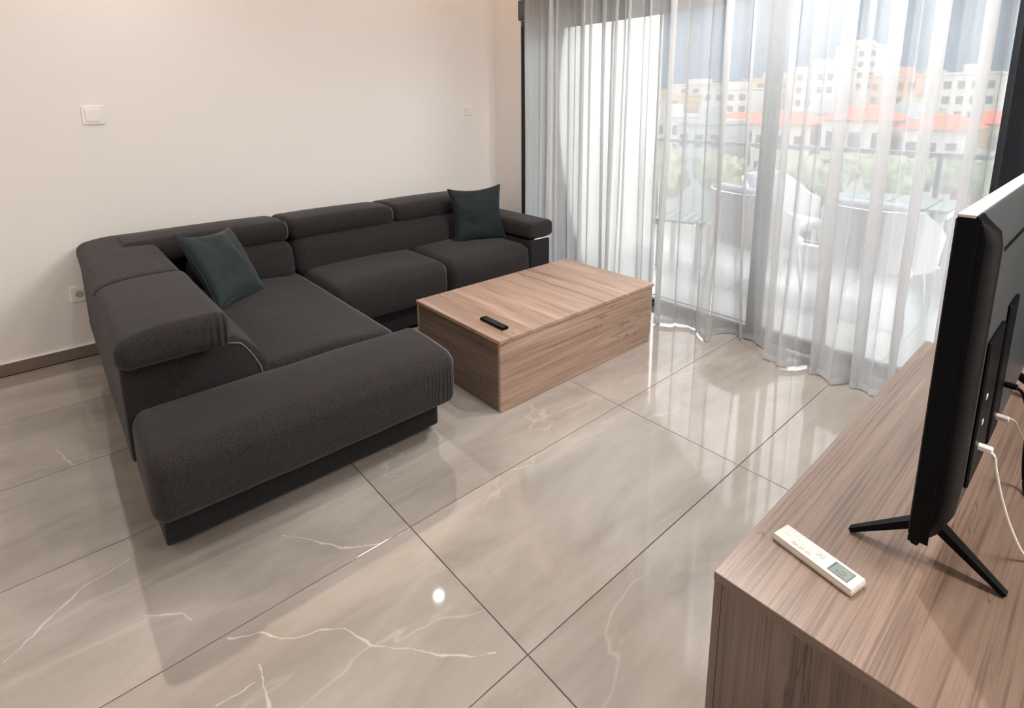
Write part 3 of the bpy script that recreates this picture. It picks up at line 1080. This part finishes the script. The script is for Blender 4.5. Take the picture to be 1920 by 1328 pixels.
# air conditioner remote
p0, p1 = Vector((1.254, 0.4415, KZ)), Vector((1.2165, 0.2605, KZ))
dirv = (p1 - p0)
ac = thing('air_conditioner_remote', 'long white air conditioner remote with a small display on the console', 'remote', (p0 + p1) / 2, math.atan2(dirv.y, dirv.x))
LH = dirv.length / 2
bm = bmesh.new()
add_box(bm, -LH, LH, -0.029, 0.029, 0.0005, 0.013, 0.003, 2)
add_box(bm, -LH + 0.001, LH - 0.001, -0.0275, 0.0275, 0.013, 0.018, 0.0025, 2)
link('body', bm, M['remote_white'], ac)
dsp = box('display', LH - 0.060, LH - 0.016, -0.0185, 0.0185, 0.0165, 0.0184, M['lcd_dark'], ac)
box('screen', LH - 0.055, LH - 0.018, -0.0165, 0.0165, 0.0184, 0.0187, M['lcd'], dsp)
for (a, b_, c_, d_) in ((LH - 0.046, LH - 0.043, -0.009, -0.001), (LH - 0.040, LH - 0.030, -0.009, -0.007), (LH - 0.040, LH - 0.030, 0.001, 0.003), (LH - 0.031, LH - 0.029, -0.008, 0.002)):
    box('digit_stroke', a, b_, c_, d_, 0.0187, 0.0189, M['lcd_dark'], dsp)
nb = 0
for (bx_, by_, rx_, ry_) in [(-LH + 0.020, 0.0, 0.007, 0.004), (-LH + 0.046, -0.013, 0.006, 0.0045), (-LH + 0.046, 0.004, 0.006, 0.0045), (-LH + 0.062, -0.013, 0.006, 0.0045), (-LH + 0.062, 0.004, 0.006, 0.0045), (-LH + 0.078, -0.013, 0.006, 0.0045), (-LH + 0.080, 0.006, 0.008, 0.007), (-LH + 0.098, 0.006, 0.008, 0.007), (-LH + 0.098, -0.013, 0.005, 0.004)]:
    box('button', bx_ - rx_, bx_ + rx_, by_ - ry_, by_ + ry_, 0.0175, 0.0192, M['grey_plastic'] if nb % 2 else M['white_plastic'], ac, 0.0006, 1)
    box('button_mark', bx_ - rx_ * 0.4, bx_ + rx_ * 0.4, by_ - 0.0006, by_ + 0.0006, 0.0192, 0.0193, M['button'], ac)
    nb += 1

# ------------------------------------------------------------------ wall fittings
sw = thing('light_switch', 'white square light switch on the left wall above the sofa end', 'switch', (0.303, YL, 1.428))
box('plate', -0.052, 0.052, -0.010, 0, -0.052, 0.052, M['white_plastic'], sw, 0.003)
box('rocker', -0.036, 0.030, -0.016, -0.010, -0.034, 0.036, M['white_plastic'], sw, 0.002)
th = thing('thermostat_sensor', 'small white wall sensor near the corner beside the window', 'switch', (3.005, YL, 1.41))
box('plate', -0.045, 0.045, -0.009, 0, -0.042, 0.042, M['white_plastic'], th, 0.003)
box('slot', -0.030, -0.024, -0.0105, -0.009, -0.022, 0.022, M['grey_plastic'], th)
so = thing('wall_socket', 'white wall socket low on the left wall beside the sofa', 'socket', (0.112, YL, 0.392))
box('plate', -0.042, 0.042, -0.010, 0, -0.045, 0.045, M['white_plastic'], so, 0.003)
bm = bmesh.new()
bmesh.ops.create_cone(bm, cap_ends=True, segments=24, radius1=0.021, radius2=0.021, depth=0.002, matrix=Matrix.Translation((0, -0.011, 0)) @ Matrix.Rotation(PI / 2, 4, 'X'))
link('socket_well', bm, M['grey_plastic'], so)
for sx in (-0.0095, 0.0095):
    bm = bmesh.new()
    bmesh.ops.create_cone(bm, cap_ends=True, segments=10, radius1=0.0028, radius2=0.0028, depth=0.002, matrix=Matrix.Translation((sx, -0.0125, 0)) @ Matrix.Rotation(PI / 2, 4, 'X'))
    link('pin_hole', bm, M['button'], so)

# ------------------------------------------------------------------ ceiling lamps, with added fill fixtures
for k, (x, y) in enumerate(FILL_PANELS):
    t = thing('ceiling_panel_light', ['flat ceiling light over the middle of the open floor left of the camera', 'flat ceiling light nearest the left wall, behind the sofa end', 'flat ceiling light behind the media console', 'flat ceiling light in the rear corner of the room'][k], 'ceiling light', (x, y, DZ), group='ceiling panel lights')
    bm = bmesh.new()
    for (a, b_, c_, d_) in ((-0.17, 0.17, -0.62, -0.60), (-0.17, 0.17, 0.60, 0.62), (-0.17, -0.15, -0.60, 0.60), (0.15, 0.17, -0.60, 0.60)):
        add_box(bm, a, b_, c_, d_, -0.022, 0)
    link('frame', bm, M['white_plastic'], t)
    box('diffuser', -0.15, 0.15, -0.60, 0.60, -0.018, -0.002, M['lamp'], t)
for k, (x, y) in enumerate(SPOTS):
    t = thing('recessed_downlight', ['round recessed downlight over the left end of the sofa', 'round recessed downlight over the middle of the sofa', 'round recessed downlight over the floor in front of the coffee table', 'round recessed downlight over the chaise end of the sofa', 'round recessed downlight over the media console', 'round recessed downlight over the floor between console and curtain', 'round recessed downlight nearest the sheer curtains'][k], 'ceiling light', (x, y, DZ), group='recessed downlights')
    bm = bmesh.new()
    bmesh.ops.create_cone(bm, cap_ends=True, segments=28, radius1=0.045, radius2=0.048, depth=0.008, matrix=Matrix.Translation((0, 0, -0.004)))
    link('rim', bm, M['white_plastic'], t)
    bm = bmesh.new()
    bmesh.ops.create_cone(bm, cap_ends=True, segments=24, radius1=0.034, radius2=0.034, depth=0.003, matrix=Matrix.Translation((0, 0, -0.0095)))
    link('lens', bm, M['lamp'], t)

# ------------------------------------------------------------------ curtains
random.seed(11)


def curtain_path(y_start, y_end, folds, x0, step=0.006, xn=0.012, seed=0.0):
    """list of (x, y) along the cloth seen from above; folds: (y, width, depth, overlap)"""
    out = []
    y = y_start
    s = 0
    while y > y_end:
        yy, xx = y, x0
        for (fy, w_, dp, ov) in folds:
            u = (y - fy) / w_
            if abs(u) < 3:
                g = math.exp(-u * u)
                yy += ov * w_ * u * 2 * g * -1.0
                xx += dp * g
        xx += xn * noise.noise(Vector((y * 9.0, seed, 0))) + 0.5 * xn * noise.noise(Vector((y * 31.0, seed, 3)))
        out.append((xx, yy, y))
        y -= step
    return out


HEM = [(2.2, 3.12), (2.09, 3.17), (1.94, 3.075), (1.81, 3.17), (1.64, 3.06), (1.60, 3.19), (1.56, 3.27), (1.42, 3.25), (1.29, 3.18), (1.17, 3.015), (1.11, 3.06), (1.04, 3.22), (0.96, 3.13), (0.89, 3.035), (0.835, 3.18), (0.70, 3.06), (0.60, 3.17), (0.50, 3.06), (0.36, 3.12)]


def hem_x(y):
    for (ya, xa), (yb, xb) in zip(HEM, HEM[1:]):
        if yb <= y <= ya:
            k = (ya - y) / (ya - yb)
            k = k * k * (3 - 2 * k)
            return xa + (xb - xa) * k
    return 3.11


def curtain_mesh(path, z0, z1, nz, flare, seed, foldfun=None, x0=3.1):
    bm = bmesh.new()
    rows = []
    for k in range(nz + 1):
        t = k / nz
        z = z1 + (z0 - z1) * t
        row = []
        for (x, y, y0) in path:
            amp = 1.0 + flare * t ** 2
            xx = x0 + (x - x0) * amp
            yy = y0 + (y - y0) * (1.0 - 0.25 * t)
            if foldfun:
                xx += (foldfun(y0) - 3.112) * t ** 3
            else:
                xx += 0.028 * t ** 3 * math.sin(y0 * 17.0 + seed)
            xx += 0.010 * t * noise.noise(Vector((y0 * 6, z * 1.2, seed)))
            yy += 0.012 * t * noise.noise(Vector((y0 * 4, z * 0.9, seed + 5)))
            zz = z
            if k == nz:
                zz = z + 0.012 * abs(noise.noise(Vector((y0 * 5, 0, seed))))
            row.append(bm.verts.new((xx, yy, zz)))
        rows.append(row)
    for a, b_ in zip(rows, rows[1:]):
        for i in range(len(a) - 1):
            bm.faces.new((a[i], a[i + 1], b_[i + 1], b_[i]))
    return bm, rows


def hem_strip(path_bottom, dz):
    bm = bmesh.new()
    A = [bm.verts.new(p) for p in path_bottom]
    B = [bm.verts.new(p + Vector((-0.0012, 0, dz))) for p in path_bottom]
    for i in range(len(A) - 1):
        bm.faces.new((A[i], A[i + 1], B[i + 1], B[i]))
    return bm


def make_curtain(name, label, y_s, y_e, folds, x0, mat, hem=None, seed=0.0, flare=0.5, xn=0.012, z0=0.006, step=0.006, foldfun=None):
    t = thing(name, label, 'curtain', (x0, (y_s + y_e) / 2, 0))
    path = curtain_path(y_s, y_e, folds, x0, xn=xn, seed=seed, step=step)
    bm, rows = curtain_mesh(path, z0, 2.80, 30, flare, seed, foldfun, x0=x0)
    bot = [v.co.copy() for v in rows[-1]]
    off = Vector(t.location)
    bmesh.ops.translate(bm, verts=bm.verts[:], vec=-off)
    link('cloth', bm, mat, t, smooth=True)
    if hem:
        hb = hem_strip([p - off for p in bot], 0.035)
        link('hem', hb, hem, t, smooth=True)
    return t


# densely gathered left half, looser right half
fl = []
y = 3.30
while y > 2.06:
    w_ = random.uniform(0.016, 0.028)
    fl.append((y, w_, random.uniform(-0.07, 0.05), random.uniform(0.9, 1.7)))
    y -= random.uniform(0.045, 0.085)
fr_ = []
for (fy, w_, dp, ov) in ((1.975, 0.030, -0.05, 1.6), (1.895, 0.022, 0.03, 1.4), (1.610, 0.034, -0.06, 1.7), (1.475, 0.020, -0.03, 1.3), (1.255, 0.030, -0.05, 1.6), (1.185, 0.024, 0.04, 1.3),
                         (0.995, 0.042, -0.07, 1.8), (0.80, 0.040, -0.07, 1.8), (0.640, 0.038, -0.07, 1.8), (0.475, 0.034, -0.05, 1.7), (0.415, 0.02, 0.03, 1.2),
                         (1.75, 0.012, 0.02, 0.9), (1.11, 0.012, 0.02, 0.9), (0.90, 0.010, -0.02, 0.9), (0.72, 0.010, -0.02, 0.9)):
    fr_.append((fy, w_, dp, ov))
make_curtain('sheer_curtain', 'white sheer curtain densely gathered beside the left wall corner', 3.345, 2.03, fl, 3.10, M['sheer'], M['hem'], seed=2.0, step=0.004)
make_curtain('sheer_curtain', 'white sheer curtain with wide loose folds in front of the balcony view', 2.05, 0.385, fr_, 3.112, M['sheer'], M['hem'], seed=6.0, xn=0.010, step=0.004, flare=0.2, foldfun=hem_x)
fd = []
y = 0.36
while y > -0.8:
    fd.append((y, 0.03, random.uniform(-0.05, -0.02), random.uniform(0.4, 0.9)))
    y -= random.uniform(0.09, 0.13)
make_curtain('blackout_drape', 'dark navy drape hanging at the right end of the window', 0.395, -0.85, fd, 3.04, M['drape'], None, seed=9.0, xn=0.006, flare=0.2)
tr = box('curtain_track', 3.02, 3.14, YR + 0.05, YL - 0.05, 2.80, ZC, M['track'])
tag(tr, 'white double curtain track fixed in the ceiling recess above the curtains', 'curtain track')

# ------------------------------------------------------------------ balcony
BX = 5.45
o = struct('balcony_floor', XW + 0.12, BX + 0.1, -3.0, 3.9, -0.20, -0.012, M['paving'])
pm = None
for i in range(4):
    for j in range(9):
        x0 = XW + 0.22 + i * 0.53
        y0 = -1.6 + j * 0.60
        if pm is None:
            bm = bmesh.new()
            add_box(bm, 0.002, 0.526, 0.002, 0.597, -0.0, 0.008, 0.001, 1)
            t = link('tile', bm, M['paving'], o, loc=(x0, y0, -0.012))
            pm = t.data
        else:
            link('tile', pm, None, o, loc=(x0, y0, -0.012))
struct('balcony_side_wall', XW + 0.2, BX + 0.05, 3.66, 3.9, -0.2, 3.0, M['ext_white'])
struct('balcony_parapet', BX, BX + 0.1, -3.0, 3.66, -0.2, 0.12, M['ext_white'])
rl = thing('balcony_railing', 'glass balcony railing with a grey metal handrail beyond the curtains', 'railing', (BX + 0.05, 1.0, 0.12))
box('handrail', -0.025, 0.025, -3.9, 2.65, 0.90, 0.94, M['rail'], rl, 0.004)
for k in range(5):
    y0 = -3.9 + k * 1.31
    box('glass_panel', -0.006, 0.006, y0 + 0.03, y0 + 1.28, 0.04, 0.88, M['glass'], rl)
    box('post', -0.018, 0.018, y0 - 0.018, y0 + 0.018, 0.0, 0.90, M['rail'], rl)


def garden_chair(label, loc, rz):
    t = thing('garden_chair', label, 'chair', loc, rz, group='chairs on the balcony')
    cu_ = Cushion(-0.26, 0.26, -0.25, 0.27, 0.36, 0.45, r=0.04, crown=(0, 0, 0.01), wr=0.0)
    link('seat', cu_.mesh(), M['rattan'], t, smooth=True)
    bm = bmesh.new()
    n_ = 12
    rr = []
    for i in range(n_ + 1):
        a = math.radians(-15 + 210 * i / n_)
        h_ = 0.80 if 0.25 < i / n_ < 0.75 else 0.80 - 0.18 * min(1, (0.25 - min(i / n_, 1 - i / n_)) / 0.2)
        q = []
        for (r_, z_) in ((0.30, 0.40), (0.335, 0.40), (0.36, h_), (0.325, h_)):
            q.append(bm.verts.new((r_ * math.cos(a), r_ * math.sin(a), z_)))
        rr.append(q)
    for a_, b_ in zip(rr, rr[1:]):
        for i in range(4):
            bm.faces.new((a_[i], a_[(i + 1) % 4], b_[(i + 1) % 4], b_[i]))
    bm.faces.new(rr[0])
    bm.faces.new(rr[-1][::-1])
    link('backrest', bm, M['rattan'], t)
    bc = Cushion(-0.22, 0.22, 0.17, 0.28, 0.46, 0.84, r=0.04, crown=(0, 0.01, 0), wr=0.0)
    link('back_cushion', bc.mesh(), M['outdoor_cushion'], t, smooth=True)
    for sx in (-1, 1):
        for sy in (-1, 1):
            bm = bmesh.new()
            add_tube(bm, [(sx * 0.22, sy * 0.21, 0.37), (sx * 0.26, sy * 0.25, 0.0)], [0.016, 0.010], 8)
            link('leg', bm, M['alu'], t)
    return t


def garden_table(label, loc, rz, lx, ly, h):
    t = thing('garden_table', label, 'table', loc, rz)
    n_ = 6
    for i in range(n_):
        y0 = -ly / 2 + i * ly / n_
        box('slat', -lx / 2, lx / 2, y0 + 0.008, y0 + ly / n_ - 0.008, h - 0.02, h, M['slat'], t)
    for sy in (-1, 1):
        box('apron', -lx / 2 + 0.02, lx / 2 - 0.02, sy * (ly / 2 - 0.025) - 0.015, sy * (ly / 2 - 0.025) + 0.015, h - 0.06, h - 0.021, M['alu'], t)
    for sx in (-1, 1):
        for sy in (-1, 1):
            box('leg', sx * (lx / 2 - 0.06) - 0.02, sx * (lx / 2 - 0.06) + 0.02, sy * (ly / 2 - 0.06) - 0.02, sy * (ly / 2 - 0.06) + 0.02, 0, h - 0.02, M['alu'], t)
    return t


ZB = -0.004
garden_table('grey slatted low outdoor table at the left of the balcony', (4.50, 2.66, ZB), 0.3, 0.60, 0.46, 0.45)
garden_table('grey slatted dining table in the middle of the balcony', (5.02, 1.20, ZB), 0.02, 0.60, 0.80, 0.72)
garden_chair('pale round-backed garden chair beside the low slatted table on the balcony', (5.05, 2.03, ZB), -0.3)
garden_chair('pale garden chair in front of the balcony mullion, left of the dining table', (4.30, 1.92, ZB), 1.2)
garden_chair('pale garden chair at the near side of the balcony dining table', (4.30, 1.08, ZB), 1.57)
garden_chair('pale garden chair at the right end of the balcony dining table', (5.02, 0.40, ZB), 3.14)

# ------------------------------------------------------------------ the town beyond
o = struct('town_ground', 12, 700, -350, 650, -22.5, -22, M['ground'])


def house(label, x, y, w_, d_, zt, mat, roof, rows=2, cols=3, rz=0.0, zb=-22):
    t = thing('town_house', label, 'building', (x, y, zb), rz, group='houses of the town')
    H_ = zt - zb
    box('wall', -d_ / 2, d_ / 2, -w_ / 2, w_ / 2, 0, H_, mat, t)
    if roof:
        bm = bmesh.new()
        e = 0.6
        q = [bm.verts.new(p) for p in ((-d_ / 2 - e, -w_ / 2 - e, H_), (d_ / 2 + e, -w_ / 2 - e, H_), (d_ / 2 + e, w_ / 2 + e, H_), (-d_ / 2 - e, w_ / 2 + e, H_), (0, -w_ / 4, H_ + d_ * 0.18), (0, w_ / 4, H_ + d_ * 0.18))]
        for f in ((0, 1, 4), (1, 2, 5, 4), (2, 3, 5), (3, 0, 4, 5), (3, 2, 1, 0)):
            bm.faces.new([q[i] for i in f])
        link('roof', bm, M['roof'], t)
    else:
        bm = bmesh.new()
        add_box(bm, -d_ / 2 - 0.2, d_ / 2 + 0.2, -w_ / 2 - 0.2, w_ / 2 + 0.2, H_, H_ + 0.5)
        add_box(bm, -d_ / 4, d_ / 6, -w_ / 6, w_ / 5, H_ + 0.5, H_ + 2.2)
        link('roof', bm, mat, t)
    me = None
    for r in range(rows):
        for c in range(cols):
            yy = -w_ / 2 + w_ * (c + 0.5) / cols
            zz = H_ - 2.0 - r * 3.0
            if zz < 1:
                continue
            if me is None:
                bm = bmesh.new()
                add_box(bm, -0.06, 0.06, -w_ / cols * 0.26, w_ / cols * 0.26, -0.75, 0.75)
                o_ = link('window', bm, M['pane'], t, loc=(-d_ / 2, yy, zz))
                me = o_.data
            else:
                link('window', me, None, t, loc=(-d_ / 2, yy, zz))
    return t


ord_ = ['first', 'second', 'third', 'fourth', 'fifth', 'sixth', 'seventh', 'eighth', 'ninth', 'tenth', 'eleventh', 'twelfth']
random.seed(5)
# near row, orange and pale roofs just under the horizon
spec = [(0.640, 84, 11, 'house_w', 0, -1.4), (0.545, 66, 6, 'house_g', 0, -1.5), (0.480, 78, 7, 'house_w', 1, -1.6), (0.400, 66, 6, 'house_w', 1, -1.2), (0.350, 84, 5, 'house_g', 0, -0.6), (0.290, 66, 6, 'house_w', 1, -0.6), (0.235, 84, 5, 'house_g', 0, -1.4), (0.190, 66, 4.5, 'house_w', 1, -1.3), (0.130, 80, 5, 'house_c', 1, -1.2)]
for k, (t_, D, w_, mt_, rf, zt) in enumerate(spec):
    house('%s house from the left in the nearest town row, %s' % (ord_[k], 'orange tiled roof' if rf else 'flat pale roof'), D, D * t_, w_, 7, zt, M[mt_], rf, rows=2, cols=3, rz=random.uniform(-0.1, 0.1))
# middle rows
spec = [(0.66, 150, 22, 2.5, 'house_c'), (0.575, 185, 18, 6.5, 'house_w'), (0.50, 150, 13, 4.0, 'house_w'), (0.43, 185, 16, 7.5, 'house_c'), (0.352, 150, 9, 8.5, 'house_w'), (0.300, 190, 11, 16.0, 'house_w'), (0.245, 150, 9, 6.0, 'house_p'), (0.205, 185, 10, 6.5, 'house_c'), (0.160, 150, 9, 6.0, 'house_w'), (0.115, 185, 9, 7.0, 'house_p')]
for k, (t_, D, w_, zt, mt_) in enumerate(spec):
    desc = {'house_c': 'cream', 'house_w': 'white', 'house_p': 'peach'}[mt_]
    house('%s apartment block from the left in the far town row, %s' % (ord_[k], desc), D, D * t_, w_, 14, zt, M[mt_], 0, rows=4, cols=4)


def tree(label, x, y, zt, r_, seed):
    t = thing('town_tree', label, 'tree', (x, y, -22), 0, group='trees among the houses')
    H_ = zt + 22
    bm = bmesh.new()
    for i in range(5):
        a = i * 2.4 + seed
        off = Vector((math.cos(a) * r_ * 0.45, math.sin(a) * r_ * 0.45, H_ - r_ * (0.9 + 0.25 * (i % 3))))
        g = bmesh.ops.create_icosphere(bm, subdivisions=3, radius=r_ * 0.72)
        for v in g['verts']:
            n_ = noise.noise(v.co * (1.6 / r_ * 2) + Vector((seed, i, 0)))
            v.co = v.co * (1 + 0.35 * n_) + off
    link('crown', bm, M['leaf'], t)
    bm = bmesh.new()
    add_tube(bm, [(0, 0, 0), (0.1, 0.1, H_ * 0.5), (0, 0, H_ - r_)], [0.5, 0.35, 0.2], 8)
    link('trunk', bm, M['trunk'], t)


for k, (t_, D, zt, r_) in enumerate([(0.66, 48, -2.6, 2.6), (0.515, 50, -3.0, 2.4), (0.42, 44, -2.6, 1.8), (0.335, 50, -2.4, 1.9), (0.215, 112, 2.2, 3.6), (0.245, 44, -1.9, 1.6), (0.165, 50, -1.7, 1.6), (0.115, 42, -1.4, 1.5)]):
    tree('%s rounded green tree from the left among the town houses' % ord_[k], D, D * t_, zt, r_, k * 1.7)

# mountain behind the town
bm = bmesh.new()
nx_, ny_ = 14, 60
vs = []
for i in range(nx_ + 1):
    row = []
    for j in range(ny_ + 1):
        y_ = -900 + 2700 * j / ny_
        x_ = 700 + 700 * i / nx_
        u = i / nx_
        ridge = 330 + 60 * noise.noise(Vector((y_ * 0.0022, 3.0, 0))) + 25 * noise.noise(Vector((y_ * 0.009, 1.0, 0)))
        row.append(bm.verts.new((x_, y_, -25 + ridge * math.sin(u * PI / 2) + 12 * noise.noise(Vector((x_ * 0.01, y_ * 0.01, 0))) * u)))
    vs.append(row)
for i in range(nx_):
    for j in range(ny_):
        bm.faces.new((vs[i][j], vs[i + 1][j], vs[i + 1][j + 1], vs[i][j + 1]))
mo = link('mountain', bm, M['hill'], smooth=True)
tag(mo, 'hazy blue mountain slope rising behind the town', 'mountain')

# ------------------------------------------------------------------ light path settings
S.cycles.max_bounces = 12
S.cycles.diffuse_bounces = 6
S.cycles.glossy_bounces = 4
S.cycles.transparent_max_bounces = 24
S.cycles.transmission_bounces = 8
S.cycles.sample_clamp_indirect = 6.0
S.cycles.caustics_reflective = False
S.cycles.caustics_refractive = False
S.cycles.use_denoising = True
